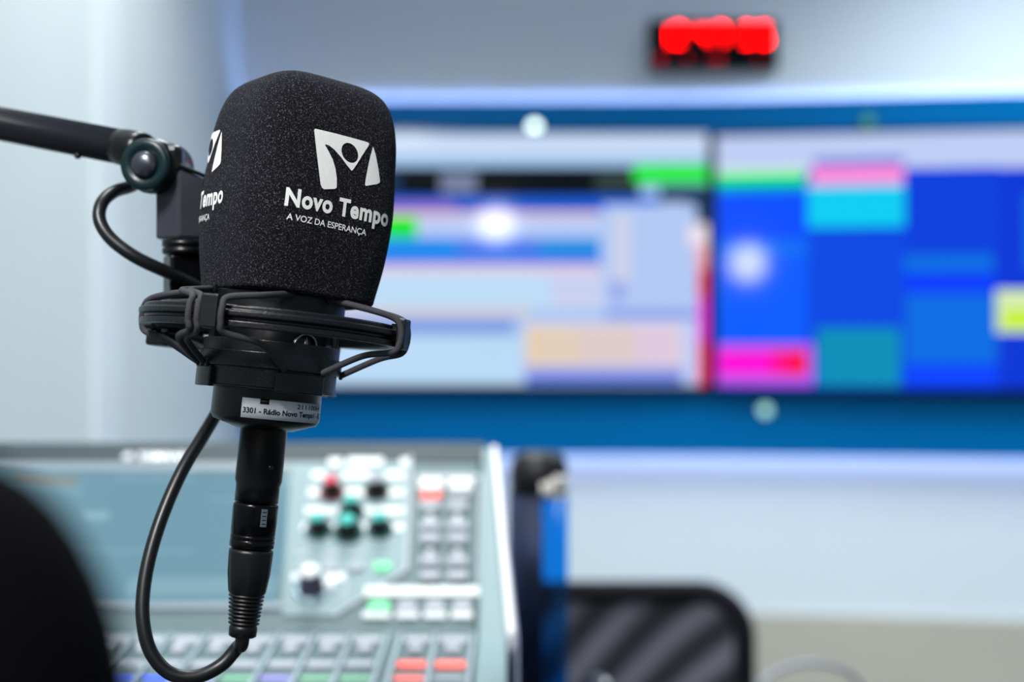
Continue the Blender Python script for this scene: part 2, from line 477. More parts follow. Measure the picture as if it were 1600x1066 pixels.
# control panel: light field, slate field, printed legends and frame lines
cp = MB()
ppoly(cp, [(455, 722), (644, 722), (638, 888), (520, 962), (440, 962)], 0.0002, 0.0016, 0)
for a, b_, wd in (((641, 712), (634, 890), 4), ((634, 890), (520, 962), 4)):
    va, vb = Vector(pan(*a, 0.002)), Vector(pan(*b_, 0.002)); d_ = (vb - va).normalized(); nn = Vector((-d_.y, d_.x)) * wd * 0.0003
    cp.prism([va + nn, va - nn, vb - nn, vb + nn], 0.0004, 0.0021, 2, M=Mp)
Z5 = lambda zx, zy: (420 + zx / 2.762, 680 + zy / 2.762)
for zx0, zx1, zy in ((250, 322, 115), (330, 500, 112), (560, 610, 115), (178, 250, 172), (310, 442, 170), (495, 590, 172), (163, 245, 246), (308, 442, 246), (488, 590, 246),
                     (150, 335, 325), (385, 590, 325), (135, 200, 396), (245, 322, 396), (368, 450, 396), (500, 588, 396), (92, 158, 610), (222, 335, 610)):
    a = Z5(zx0, zy - 15); b_ = Z5(zx1, zy + 15); prect(cp, a[0] + 3, a[1], b_[0] - 3, b_[1], 0.0024, 1)
for zx in (150, 265, 375):
    a = Z5(zx - 30, 505); b_ = Z5(zx + 30, 520); prect(cp, a[0], a[1], b_[0], b_[1], 0.0024, 2)
for (zx0, zy0, zx1, zy1) in ((325, 610, 333, 720), (905, 170, 915, 640), (905, 655, 914, 790)):
    a = Z5(zx0, zy0); b_ = Z5(zx1, zy1); prect(cp, a[0], a[1], b_[0], b_[1], 0.0022, 2)
a = Z5(415, 652); b_ = Z5(912, 692); prect(cp, a[0], a[1], b_[0], b_[1], 0.0024, 1)
a = Z5(640, 172); b_ = Z5(905, 190); prect(cp, a[0], a[1], b_[0], b_[1], 0.0022, 2)
for zx0, zx1 in ((400, 530), (545, 650), (665, 770), (783, 885)):
    a = Z5(zx0 + 6, 760); b_ = Z5(zx1 - 6, 788); prect(cp, a[0], a[1], b_[0], b_[1], 0.0024, 1)
cp.build('control_panel', [cg_light, cwhite, cgrey], con)
tb = MB(); prect(tb, -180, 692, 757, 722, 0.001, 0, 0.003); tb.build('top_trim', cg_top, con)
tb = MB(); prect(tb, -180, 722, 455, 735, 0.002, 0, 0.003); tb.build('screen_frame', cg_mid, con)
ds = MB()
prect(ds, -180, 737, 450, 940, 0.0015, 0, 0.002)
for (x0, y0, x1, y1, mi) in ((20, 746, 118, 758, 2), (-150, 765, 130, 768, 1), (130, 800, 170, 812, 1), (180, 745, 300, 748, 1), (60, 860, 300, 862, 1), (330, 780, 430, 782, 1), (200, 902, 430, 930, 3)):
    prect(ds, x0, y0, x1, y1, 0.0021, mi, 0.0004)
ds.build('touch_screen', [mat('console_screen', (14, 22, 26), 0.12, emit=(118, 162, 180), estr=0.9), mat('console_screen_light', (20, 30, 34), 0.12, emit=(145, 186, 202), estr=0.95),  # teal glow carries the bluish reflection on the LCD
                          mat('console_screen_sand', (20, 20, 16), 0.12, emit=(150, 152, 146), estr=0.9), mat('console_screen_pale', (20, 30, 34), 0.12, emit=(138, 178, 192), estr=0.9)], con)
tb = MB(); prect(tb, -180, 941, 452, 951, 0.002, 0, 0.003); tb.build('screen_ledge', cg_mid, con)


def key(zx0, zx1, zy0, zy1, mtl, h=0.005, nm='button'):
    a = Z5(zx0, zy0); b_ = Z5(zx1, zy1); mb = MB(); prect(mb, a[0], a[1], b_[0], b_[1], h, 0, h)
    return mb.build(nm, mtl, con, bevel=0.0012)


for zx0, zx1 in ((648, 752), (775, 880)):
    key(zx0, zx1, 185, 228, cwhite)
key(655, 745, 242, 262, cred); key(782, 872, 242, 262, cgrey)
for zx in (695, 815):
    for zy in (297, 380, 437, 535, 597):
        key(zx - 42, zx + 42, zy - 15, zy + 17, cgrey, 0.006)
    for zy in (350, 500):
        key(zx - 14, zx + 14, zy - 14, zy + 6, cwhite, 0.004)
for zx in (150, 265, 375): key(zx - 32, zx + 32, 548, 575, cgrey)
key(455, 525, 545, 578, cgreen)
key(432, 520, 712, 748, cgreen)
for zx in (597, 716, 836): key(zx - 40, zx + 40, 712, 748, cgrey)


def knob(zx, zy, capc, bodyc, r=0.0068, h=0.015, basec=None):
    a = Z5(zx, zy); x, v = pan(a[0], a[1], 0.0); Mx = Mp @ Matrix.Translation((x, v, 0.0015))
    k = MB().lathe([(0, 0), (r * 1.25, 0), (r * 1.25, 0.002), (r, 0.004), (r * 0.9, h), (0, h)], 32, M=Mx).build('knob', bodyc, con)
    MB().lathe([(0, h), (r * 0.86, h), (r * 0.8, h + 0.0012), (0, h + 0.0014)], 32, M=Mx).build('knob_cap', capc, k)
    MB().lathe([(r * 1.25, 0.0002), (r * 1.7, 0.0002), (r * 1.7, 0.0016), (r * 1.25, 0.0016)], 32, M=Mx, closed=True).build('knob_ring', basec or bodyc, k)
    return k


kb = mat('black_knob', (8, 9, 10), 0.4)
teal = mat('teal_knob_cap', (60, 190, 180), 0.4); redk = mat('red_knob_cap', (225, 60, 90), 0.4)
dteal = mat('teal_reflection_ring', (10, 80, 78), 0.4); dred = mat('dark_red_ring', (120, 20, 35), 0.4)  # teal ring stands in for the reflection at the knob base
lilac = mat('pale_knob_cap', (170, 170, 185), 0.4)
knob(274, 256, redk, kb, basec=dred); knob(466, 250, lilac, kb)
knob(357, 340, teal, kb, basec=dteal)
knob(216, 418, teal, kb, basec=dteal); knob(343, 428, teal, kb, basec=dteal, r=0.0078); knob(480, 415, teal, kb, basec=dteal)
knob(188, 668, cwhite, mat('silver_knob', (70, 68, 85), 0.3, metal=0.4), r=0.009, h=0.019, basec=mat('glassy_ring', (160, 185, 200), 0.15, metal=0.6))
knob(250, 655, cwhite, cwhite, r=0.0045, h=0.003)
# maker's name on the top trim
def text_mesh(body, offset=0.0, spacing=1.0, shear=0.0):
    cu = bpy.data.curves.new('lettering', 'FONT'); cu.body = body; cu.size = 1.0; cu.offset = offset; cu.space_character = spacing; cu.resolution_u = 6; cu.shear = shear
    ob = bpy.data.objects.new('lettering', cu); C.objects.link(ob)
    dg = bpy.context.evaluated_depsgraph_get(); me = bpy.data.meshes.new_from_object(ob.evaluated_get(dg))
    vs = [v.co.copy() for v in me.vertices]; fs = [tuple(p.vertices) for p in me.polygons]
    bpy.data.objects.remove(ob); bpy.data.meshes.remove(me); bpy.data.curves.remove(cu)
    x0 = min(v.x for v in vs); x1 = max(v.x for v in vs)
    return [((v.x - x0) / (x1 - x0), v.y) for v in vs], fs      # x scaled 0..1, y in units of the font size


logo_e = mat('glowing_logo_print', (250, 250, 250), 0.4, emit=(235, 240, 255), estr=0.9)  # print given a glow of its own to look brighter
vs, fs = text_mesh('YAMAHA', 0.02)
cap = max(v[1] for v in vs)
xa, xb = pan(214, 712, 0.002)[0], pan(294, 712, 0.002)[0]; v0_, v1_ = pan(0, 718, 0.002)[1], pan(0, 706, 0.002)[1]
lg = MB(); lg.add([(xa + (xb - xa) * p[0], v0_ + (v1_ - v0_) * p[1] / cap, 0.0016) for p in vs], fs, M=Mp)
cx, cv = pan(200, 712, 0.002); rr = 0.0042
ringp = []
lg.lathe([(rr * 0.82, 0.0012), (rr, 0.0012), (rr, 0.0016), (rr * 0.82, 0.0016)], 28, M=Mp @ Matrix.Translation((cx, cv, 0)), closed=True)
for k in range(3):
    lg.box((0, 0, 0.0014), (rr * 0.14, rr * 1.7, 0.0004), M=Mp @ Matrix.Translation((cx, cv, 0)) @ Matrix.Rotation(k * PI / 3, 4, 'Z'))
lg.build('maker_logo', logo_e, con, fixn=False)

# channel bank
def bank_z(y): return 0.905 + (B_.z - 0.905) * (y - 0.80) / (B_.y - 0.80)


ban = math.atan2(B_.z - 0.905, B_.y - 0.80)
def bbox_(mb, x0, x1, y0, y1, h, mi=0, th=None):
    th = th or h; yc = (y0 + y1) / 2
    Mx = Matrix.Translation(((x0 + x1) / 2, yc, bank_z(yc))) @ Matrix.Rotation(ban, 4, 'X')
    mb.box((0, 0, h - th / 2), (x1 - x0, y1 - y0, th), mi, M=Mx)


sep_m = mat('channel_divider', (168, 182, 192), 0.35, metal=0.2)
led = [mat('blue_channel_light', (40, 70, 200), emit=(50, 90, 235), estr=0.9), mat('green_channel_light', (110, 170, 130), emit=(110, 170, 130), estr=0.6),
       mat('lilac_channel_light', (140, 130, 200), emit=(130, 120, 200), estr=0.6)]
strips = [(-0.0295, -0.0575, 'm'), (-0.0575, -0.0845, 'm')]
x = -0.0945
k = 0
while x > -0.53:
    strips.append((x, x - 0.0272, 'c')); x -= 0.0272
seps = sorted({round(s_[0], 4) for s_ in strips} | {round(s_[1], 4) for s_ in strips})
for sx in seps:
    mb = MB(); bbox_(mb, sx - 0.0014, sx + 0.0014, 0.86, 1.082, 0.0035); mb.build('channel_divider', sep_m, con)
for k, (x1, x0, kd) in enumerate(strips):
    a, b_ = x0 + 0.0035, x1 - 0.0035
    mb = MB(); bbox_(mb, a, b_, 1.060, 1.076, 0.003); mb.build('select_key', cgrey, con, bevel=0.0008)
    mb = MB(); bbox_(mb, a + 0.005, b_ - 0.005, 1.036, 1.050, 0.004); mb.build('cue_key', cgrey, con, bevel=0.0008)
    mb = MB(); bbox_(mb, a, b_, 1.001, 1.012, 0.003); mb.build('on_key', cred if kd == 'm' else cgrey, con, bevel=0.0008)
    mb = MB(); bbox_(mb, a, b_, 0.974, 0.981, 0.0012); mb.build('channel_light', (cgrey if kd == 'm' and k == 0 else cred if kd == 'm' else led[(0, 0, 1, 1, 2, 1, 2, 0)[k % 8]]), con)

# right cheek with a white edging
def cheek(xi_t, xo_t, xi_b, xo_b, h, mtl, nm, up=0.012, yb=0.80):
    mb = MB()
    st = [(1.345, 0.755), (1.345, 1.02), (1.32, T_.z + up - 0.012), (T_.y - 0.004, T_.z + up), (B_.y - 0.02, B_.z + up), (yb + 0.02, 0.905 + up * 0.6), (yb, 0.87), (yb + 0.02, 0.755)]
    tt = [0, 0, 0, 0.0, 1, 1, 1, 1]
    vs = []
    for (y, z), t in zip(st, tt): vs.append((xi_t + (xi_b - xi_t) * t, y, z))
    for (y, z), t in zip(st, tt): vs.append((xo_t + (xo_b - xo_t) * t, y, z))
    n_ = len(st)
    fs = [tuple(range(n_)), tuple(range(2 * n_ - 1, n_ - 1, -1))] + [(i, (i + 1) % n_, n_ + (i + 1) % n_, n_ + i) for i in range(n_)]
    mb.add(vs, fs); return mb.build(nm, mtl, con, bevel=0.002)


cheek(-0.0262, -0.019, -0.0262, -0.0035, 0, cg_light, 'side_cheek', up=0.001)
cheek(-0.0188, -0.0130, -0.0033, 0.0030, 0, mat('white_edging', (240, 236, 240), 0.35), 'side_edging', up=0.003, yb=1.06)
cheek(-0.0130, -0.0115, 0.0031, 0.0050, 0, mat('side_plate_grey', (120, 125, 150), 0.3, metal=0.5), 'side_plate', up=-0.003)

# ------------------------------------------------------------------ blue bottle
D = 1.5; k_ = D / FP
bx = (842 - 800) * k_; br = 0.0312; bt = 1.15 - (705 - 533) * k_; lid0 = 1.15 - (777 - 533) * k_
bt_ = thing('water_bottle', 'translucent blue water bottle with black lid beside the mixing console', 'bottle', (bx, D, 0.75))
Mb = Matrix.Translation((bx, D, 0.75)); Hb = lid0 - 0.75
blue_g = bpy.data.materials.new('blue_clear_plastic'); blue_g.use_nodes = True
nt = blue_g.node_tree; nt.nodes.remove(nt.nodes['Principled BSDF'])
tr = nt.nodes.new('ShaderNodeBsdfTransparent'); tr.inputs['Color'].default_value = (0.22, 0.72, 0.985, 1)
gl = nt.nodes.new('ShaderNodeBsdfGlossy'); gl.inputs['Roughness'].default_value = 0.15
mx = nt.nodes.new('ShaderNodeMixShader'); mx.inputs['Fac'].default_value = 0.04
nt.links.new(tr.outputs[0], mx.inputs[1]); nt.links.new(gl.outputs[0], mx.inputs[2]); nt.links.new(mx.outputs[0], nt.nodes['Material Output'].inputs['Surface'])
MB().lathe([(0, 0.001), (br - 0.004, 0.001), (br, 0.006), (br, Hb), (br - 0.0015, Hb), (br - 0.0015, 0.008), (br - 0.005, 0.004), (0, 0.004)], 64, M=Mb).build('bottle_body', blue_g, bt_)
MB().lathe([(br + 0.0004, 0.0), (br + 0.0004, Hb - 0.004), (br + 0.0009, Hb - 0.004), (br + 0.0009, 0.0)], 40, M=Mb @ Matrix.Translation((0, 0, 0.008)), a0=-PI * 0.6, a1=0.03 * PI, closed=True).build('dark_sleeve', mat('navy_sleeve', (0, 22, 62), 0.6, var=(40, 0.6)), bt_)  # dark navy cover on the left part of the body only
Hl = bt - lid0
MB().lathe([(0, Hb), (br - 0.001, Hb), (br - 0.0005, Hb + Hl * 0.6), (br - 0.004, Hb + Hl * 0.86), (br - 0.011, Hb + Hl * 0.98), (0, Hb + Hl)], 48, M=Mb).build('lid', mat('black_lid', (18, 18, 24), 0.5), bt_)
lm = MB()
for i, (a0, a1, z0, z1) in enumerate(((0.05, 0.30, 0.10, 0.38), (0.31, 0.50, 0.02, 0.44), (0.53, 0.72, 0.22, 0.52), (0.76, 0.95, 0.20, 0.50), (0.99, 1.2, 0.18, 0.5), (0.55, 1.2, 0.02, 0.12))):
    lm.lathe([(br + 0.0001, Hb + Hl * z0), (br + 0.0007, Hb + Hl * z0), (br + 0.0007, Hb + Hl * z1), (br + 0.0001, Hb + Hl * z1)], 8, M=Mb, a0=a0, a1=a1, closed=True)
lm.build('lid_print', mat('lid_white_print', (236, 232, 224), 0.6), bt_)

# ------------------------------------------------------------------ mesh office chair
Dc = 2.2; kc = Dc / FP
ch = thing('office_chair', 'black office chair with a mesh backrest behind the console', 'chair', (0.14, 2.45, 0))
cz1 = 1.15 - (917 - 533) * kc; cx1 = (1178 - 800) * kc; cx0 = cx1 - 0.47; cz0 = cz1 - 0.42
Mc = Matrix(((1, 0, 0, 0), (0, 0, 1, Dc), (0, 1, 0, 0), (0, 0, 0, 1)))      # x, z -> plane


def rrect(x0, z0, x1, z1, r, n_=10):
    out = []
    for (cx_, cz_, a) in ((x1 - r, z1 - r, 0), (x0 + r, z1 - r, PI / 2), (x0 + r, z0 + r, PI), (x1 - r, z0 + r, 1.5 * PI)):
        for i in range(n_ + 1):
            q = a + PI / 2 * i / n_; out.append((cx_ + r * math.cos(q), cz_ + r * math.sin(q)))
    return out


def bow(x, z): return -0.05 * (((x - (cx0 + cx1) / 2) / 0.235) ** 2) + (z - cz1) * 0.06


loop = [(x * 1.0, z) for x, z in rrect(cx0 + 0.014, cz0 + 0.014, cx1 - 0.014, cz1 - 0.012, 0.065)]
pts = [Vector((x, Dc + 0.05 + bow(x, z), z)) for x, z in loop]; pts.append(pts[0])
chm = mat('chair_black', (14, 14, 22), 0.75, spec=0.2)
MB().tube(pts, 0.0165, 14, cap=False).build('backrest_frame', chm, ch)
mesh_m = bpy.data.materials.new('woven_mesh'); mesh_m.use_nodes = True
nt = mesh_m.node_tree; b = nt.nodes['Principled BSDF']; b.inputs['Roughness'].default_value = 0.7
tc = nt.nodes.new('ShaderNodeTexCoord'); mp = nt.nodes.new('ShaderNodeMapping'); mp.inputs['Rotation'].default_value = (0, R(43), 0)
wv = nt.nodes.new('ShaderNodeTexWave'); wv.bands_direction = 'Z'; wv.inputs['Scale'].default_value = 4.4; wv.inputs['Distortion'].default_value = 2.2; wv.inputs['Detail'].default_value = 1
wv.inputs['Detail Scale'].default_value = 0.6
nt.links.new(tc.outputs['Object'], mp.inputs['Vector']); nt.links.new(mp.outputs['Vector'], wv.inputs['Vector'])
cr = nt.nodes.new('ShaderNodeValToRGB'); cr.color_ramp.elements[0].position = 0.25; cr.color_ramp.elements[0].color = (0.012, 0.012, 0.02, 1)
cr.color_ramp.elements[1].position = 0.9; cr.color_ramp.elements[1].color = (0.15, 0.15, 0.19, 1)
nt.links.new(wv.outputs['Color'], cr.inputs['Fac']); nt.links.new(cr.outputs['Color'], b.inputs['Base Color'])
mb = MB(); nx, nz = 24, 20
vs = [(cx0 + 0.012 + (cx1 - cx0 - 0.024) * i / nx, 0, cz0 + 0.012 + (cz1 - cz0 - 0.03) * j / nz) for j in range(nz + 1) for i in range(nx + 1)]
vs = [(x_, Dc + 0.055 + bow(x_, z_), z_) for x_, _, z_ in vs]
fs = [(j * (nx + 1) + i, j * (nx + 1) + i + 1, (j + 1) * (nx + 1) + i + 1, (j + 1) * (nx + 1) + i) for j in range(nz) for i in range(nx)
      if not ((i in (0, nx - 1)) and (j in (0, nz - 1)))]
mb.add(vs, fs, 0, True); o = mb.build('mesh_backrest', mesh_m, ch, fixn=False)
so = o.modifiers.new('thickness', 'SOLIDIFY'); so.thickness = 0.003
xm = (cx0 + cx1) / 2
MB().prism(rrect(xm - 0.24, 2.24, xm + 0.24, 2.70, 0.06), 0.43, 0.50).build('seat', chm, ch, bevel=0.015)
MB().tube(catmull([(xm, Dc + 0.07, cz0 + 0.1), (xm, Dc + 0.02, 0.42), (xm, 2.30, 0.39), (xm, 2.45, 0.40)]), 0.018).build('backrest_arm', chm, ch)
MB().tube([(xm, 2.46, 0.08), (xm, 2.46, 0.43)], 0.025).build('pole', black_metal, ch)
for k in range(5):
    a = k * 2 * PI / 5; e_ = Vector((xm + 0.28 * math.cos(a), 2.46 + 0.28 * math.sin(a), 0.075))
    lg_ = MB().tube([(xm, 2.46, 0.10), e_], [0.022, 0.014]).build('leg', chm, ch)
    MB().lathe([(0, -0.012), (0.028, -0.012), (0.028, 0.012), (0, 0.012)], 20, M=align((e_.x, e_.y, 0.028), (math.sin(a), -math.cos(a), 0))).build('caster', black_pl, lg_)

# grey cable loop and small dark knob at the lower edge
pts = [at(px, py, 1.5) for px, py in ((1175, 1105), (1195, 1068), (1230, 1052), (1272, 1046), (1315, 1055), (1350, 1074), (1375, 1110))]
pts = [Vector((pts[0].x - 0.01, 1.5, 0.754))] + [Vector((p.x, 1.5 + 0.01 * i, max(p.z, 0.756))) for i, p in enumerate(pts)]
tag(MB().tube(catmull(pts, 8), 0.0033, 12).build('cable_loop', mat('grey_cable', (160, 162, 172), 0.35)), 'pale grey cable arching at the bottom edge right of the chair', 'cable')
kp = at(935, 1062, 1.45)
kt = thing('small_dark_knob', 'small dark rounded knob with a pale painted highlight at bottom edge before the mesh chair', 'dark_knob', (kp.x, kp.y, 0.75))
hh = kp.z - 0.75
MB().lathe([(0, 0), (0.012, 0), (0.0115, hh * 0.5), (0.0095, hh + 0.002), (0.006, hh + 0.005), (0, hh + 0.006)], 28, M=Matrix.Translation((kp.x, kp.y, 0.75))).build('knob_body', mat('navy_knob', (20, 28, 52), 0.3), kt)
MB().lathe([(0, -0.004), (0.0035, -0.002), (0.0035, 0.002), (0, 0.004)], 16, M=Matrix.Translation((kp.x + 0.007, kp.y - 0.009, kp.z - 0.001))).build('highlight_dot', cwhite, kt)  # white dot standing in for the highlight on the dark knob

# ------------------------------------------------------------------ out-of-focus foam windscreen of a nearer microphone, lower left
c0 = at(-92, 1170, 0.225)
nm_ = thing('foam_windscreen', 'blurred black foam windscreen very near the lens in the lower left corner', 'microphone windscreen', (c0.x, c0.y, c0.z - 0.03))
prof = []
for i in range(19):
    a = -PI / 2 + PI * i / 18
    prof.append((0.030 * max(0, math.cos(a)) ** 0.85 + 0.0, 0.047 * math.sin(a)))
MB().lathe(prof, 48, M=Matrix.Translation(c0) @ Matrix.Rotation(R(-4), 4, 'Y')).build('foam_cover', mat('deep_black_foam', (6, 5, 9), 0.95, spec=0.1, bump=(1500, 0.6)), nm_)
sm = thing('desk_microphone', 'black desk microphone under the blurred windscreen at lower left', 'microphone', (c0.x, c0.y, 0.75))
MB().lathe([(0, 0), (0.05, 0), (0.05, 0.012), (0.012, 0.02), (0.008, 0.03), (0.008, c0.z - 0.75 - 0.10), (0.011, c0.z - 0.75 - 0.09), (0.011, c0.z - 0.75 - 0.045), (0, c0.z - 0.75 - 0.045)], 32, M=Matrix.Translation((c0.x, c0.y, 0.75))).build('microphone_stem', black_metal, sm)

# ================================================================== HERO: microphone in its shock mount
O = at(424, 560, 0.63)
Mm = Matrix.Translation(O) @ Matrix.Rotation(R(5.4), 4, 'Y') @ Matrix.Rotation(R(-3.3), 4, 'X')
mmz = lambda y: (560 - y) / 3527.0
# ---- foam windscreen
TH = R(37)
Mf = Mm @ Matrix.Translation((0.0042, 0, 0.0265)) @ Matrix.Rotation(R(-2.2), 4, 'X') @ Matrix.Rotation(TH, 4, 'Z')
FT = [(0, .85), (.0010, .885), (.004, .90), (.02, .965), (.04, 1.0), (.06, .975), (.072, .945), (.082, .89), (.089, .82), (.0935, .73), (.0965, .60), (.0982, .42), (.0988, .24), (.0990, 0.12), (.0990, 0.0)]
HS = 0.0376; NS = 3.5


def fscale(i):
    return FT[i]


rows = []
P_ = catmull([(s_, z_, 0) for z_, s_ in FT], 5)
seg = 120
mb = MB(); vs = []; prof2 = [(max(p.x, 0.0), p.y) for p in P_]
for (sc_, z_) in prof2:
    # squareness relaxes towards the crown
    nn = NS if z_ < 0.06 else NS + (z_ - 0.06) / 0.039 * 1.0
    for k in range(seg):
        a = 2 * PI * k / seg; cx_, sx_ = math.cos(a), math.sin(a)
        rr = (abs(cx_) ** nn + abs(sx_) ** nn) ** (-1 / nn) * HS * sc_
        vs.append((rr * cx_, rr * sx_, z_ - 0.02 * 0))
m_ = len(prof2)
fs = [(j * seg + k, j * seg + (k + 1) % seg, (j + 1) * seg + (k + 1) % seg, (j + 1) * seg + k) for j in range(m_ - 1) for k in range(seg)]
fs.append(tuple(range(seg - 1, -1, -1)))
mb.add(vs, fs, 0, True, M=Mf)
ws = thing('foam_windscreen', 'black foam windscreen printed with a white logo on the sharp foreground microphone', 'microphone windscreen', Mf @ Vector((0, 0, 0)))
foam = mb.build('foam_cover', foam_m, ws, fixn=False)
bvh = BVHTree.FromPolygons([Vector(v) for v in mb.v], mb.f)
Mfi = Mf.inverted()
# right face: local -Y face ; left face: local -X face
FACES = {'right': (Vector((1, 0, 0)), Vector((0, -1, 0))), 'left': (Vector((0, -1, 0)), Vector((-1, 0, 0)))}


def face_uv(face, px, py):
    hit = bvh.ray_cast(CAM, ray(px, py).normalized())[0]
    if hit is None: hit = bvh.find_nearest(at(px, py, 0.64))[0]
    q = Mfi @ hit; return q.dot(FACES[face][0]), q.z


def conform(face, vs2, fs2, name, off=0.00035, du=0.0, cell=0.0022, mtl=None, par=None):
    U, N_ = FACES[face]
    if face == 'left': U = -U * -1
    bm = bmesh.new(); bv = [bm.verts.new((p[0] + du, p[1], 0)) for p in vs2]
    for f in fs2:
        try: bm.faces.new([bv[i] for i in f])
        except ValueError: pass
    u0 = min(v.co.x for v in bm.verts); u1 = max(v.co.x for v in bm.verts); w0 = min(v.co.y for v in bm.verts); w1 = max(v.co.y for v in bm.verts)
    for (lo, hi, ax) in ((u0, u1, (1, 0, 0)), (w0, w1, (0, 1, 0))):
        t = lo + cell
        while t < hi:
            co = Vector(ax) * t
            bmesh.ops.bisect_plane(bm, geom=bm.verts[:] + bm.edges[:] + bm.faces[:], plane_co=co, plane_no=Vector(ax)); t += cell
    bmesh.ops.triangulate(bm, faces=bm.faces[:])
    dirw = (Mf.to_3x3() @ (-N_)).normalized(); bad = []
    for v in bm.verts:
        st = Mf @ (U * v.co.x + N_ * 0.08 + Vector((0, 0, v.co.y)))
        h, hn, _, _ = bvh.ray_cast(st, dirw)
        if h is None: bad.append(v); v.co = st; continue
        v.co = h + hn * off * (1 if hn.dot(dirw) < 0 else -1)
    bmesh.ops.delete(bm, geom=bad, context='VERTS')
    me = bpy.data.meshes.new(name); bm.to_mesh(me); bm.free(); me.materials.append(mtl or white_print)
    o = bpy.data.objects.new(name, me); C.objects.link(o); o.parent = par; o.matrix_parent_inverse = world_of(par).inverted()
    return o


Z1 = lambda x, y: (300 + x / 4.444, 90 + y / 4.444)
legA = [(852, 495), (1000, 530), (1120, 562), (1218, 590), (1228, 600), (1222, 615), (1180, 680), (1140, 745), (1112, 784), (1104, 786), (1070, 745), (1030, 690), (985, 640), (950, 612), (925, 604),
        (922, 610), (945, 650), (975, 710), (993, 770), (1003, 840), (1002, 905), (990, 913), (915, 916), (900, 905), (890, 880), (880, 800), (868, 700), (856, 600), (846, 505)]
legB = [(1252, 622), (1258, 628), (1275, 690), (1290, 770), (1302, 860), (1297, 872), (1280, 880), (1205, 892), (1198, 884), (1203, 845), (1215, 780), (1232, 700)]
hole = [(1093 + 57 * math.cos(a) * 1.0 + 10 * math.sin(a), 663 + 69 * math.sin(a) + 8 * math.cos(a)) for a in [2 * PI * k / 28 for k in range(28)]]


def poly_fill(loops):
    bm = bmesh.new(); 
    for lp in loops:
        vv = [bm.verts.new((p[0], p[1], 0)) for p in lp]
        for i in range(len(vv)): bm.edges.new((vv[i], vv[(i + 1) % len(vv)]))
    bmesh.ops.triangle_fill(bm, use_beauty=True, edges=bm.edges[:])
    bm.verts.index_update()
    vs_ = [(v.co.x, v.co.y) for v in bm.verts]; fs_ = [tuple(v.index for v in f.verts) for f in bm.faces]; bm.free(); return vs_, fs_


uvA = [face_uv('right', *Z1(*p)) for p in legA]; uvB = [face_uv('right', *Z1(*p)) for p in legB]; uvH = [face_uv('right', *Z1(*p)) for p in hole]
tA = face_uv('right', 444, 320); tB = face_uv('right', 604, 354)
capN = face_uv('right', 446, 292)[1] - tA[1]
t2A = face_uv('right', 447, 342.5); t2B = face_uv('right', 571, 368.5)
endL = face_uv('left', 348.5, 316)
print('FIT', tA, tB, capN, t2A, t2B, endL)
W1 = tB[0] - tA[0]
vN, fN = text_mesh('Novo Tempo', 0.036, 1.08); vE, fE = text_mesh('A VOZ DA ESPERANÇA', 0.012, 1.0)
CAPU = 0.727
for face in ('right', 'left'):
    # on the left face the art sits so that its right end meets the measured point
    du = 0.0 if face == 'right' else endL[0] - tB[0]
    vlev = 0.0 if face == 'right' else endL[1] - (tA[1] + tB[1]) / 2
    sh = lambda L: [(p[0], p[1] + vlev) for p in L]
    a_, f_ = poly_fill([sh(uvA), sh(uvH)]); b2, f2 = poly_fill([sh(uvB)])
    n0 = len(a_); conform(face, a_ + b2, f_ + [tuple(i + n0 for i in f) for f in f2], 'logo', du=du, par=ws)
    slope = (tB[1] - tA[1]) / W1 if face == 'right' else (tB[1] - tA[1]) / W1
    tv_ = [(tA[0] + W1 * x, tA[1] + vlev + slope * W1 * x + y / CAPU * capN) for x, y in vN]
    conform(face, tv_, fN, 'lettering', du=du, cell=0.002, par=ws)
    W2 = t2B[0] - t2A[0]; sl2 = (t2B[1] - t2A[1]) / W2
    tv_ = [(t2A[0] + W2 * x, t2A[1] + vlev + sl2 * W2 * x + y / CAPU * 0.0027) for x, y in vE]
    conform(face, tv_, fE, 'motto_lettering', du=du, cell=0.003, par=ws)

# ---- microphone body
mic = thing('studio_microphone', 'black studio condenser microphone held upright in the elastic shock mount', 'microphone', Mm @ Vector((0, 0, -0.06)))
MB().lathe([(0, 0.100), (0.016, 0.100), (0.0215, 0.09), (0.0225, 0.03), (0.0235, 0.028), (0.0235, 0.0), (0.0238, -0.012), (0.0238, -0.0262), (0.0230, -0.0272), (0.0228, -0.0280), (0.0125, -0.0315), (0.0103, -0.0318), (0.0103, -0.054), (0.0096, -0.0562), (0.0096, -0.0636), (0, -0.0636)], 96, M=Mm).build('microphone_body', black_metal, mic, bevel=0)
# asset sticker
stk = MB()
RS = 0.0241
stk.lathe([(RS - 0.0001, -0.0268), (RS, -0.0268), (RS, -0.0183), (RS - 0.0001, -0.0183)], 40, M=Mm, a0=R(-16), a1=R(84), closed=True, smooth=True)
stick = stk.build('asset_sticker', mat('sticker_white', (205, 208, 216), 0.55), mic)
nk = MB(); nk.lathe([(RS, -0.0205), (RS + 0.0001, -0.0205), (RS + 0.0001, -0.0182), (RS, -0.0182)], 6, M=Mm, a0=R(3), a1=R(12), closed=True); nk.build('sticker_notch', black_metal, stick)


def wrap_text(body, a0, a1, z, h, name, mtl, parent, rad, offset=0.012):
    vs, fs = text_mesh(body, offset)
    mb = MB(); mb.add([(rad * math.sin(a0 + (a1 - a0) * x), -rad * math.cos(a0 + (a1 - a0) * x), z + y / CAPU * h) for x, y in vs], fs, M=Mm)
    return mb.build(name, mtl, parent, fixn=False)


ink = mat('black_ink', (12, 12, 14), 0.6)
wrap_text('3301 - Rádio Novo Tempo1 - RJ', R(-14), R(83), -0.0246, 0.0023, 'sticker_text', ink, stick, RS + 0.00012, 0.035)
wrap_text('21110064', R(42), R(80), -0.0212, 0.0020, 'sticker_number', ink, stick, RS + 0.00012, 0.01)
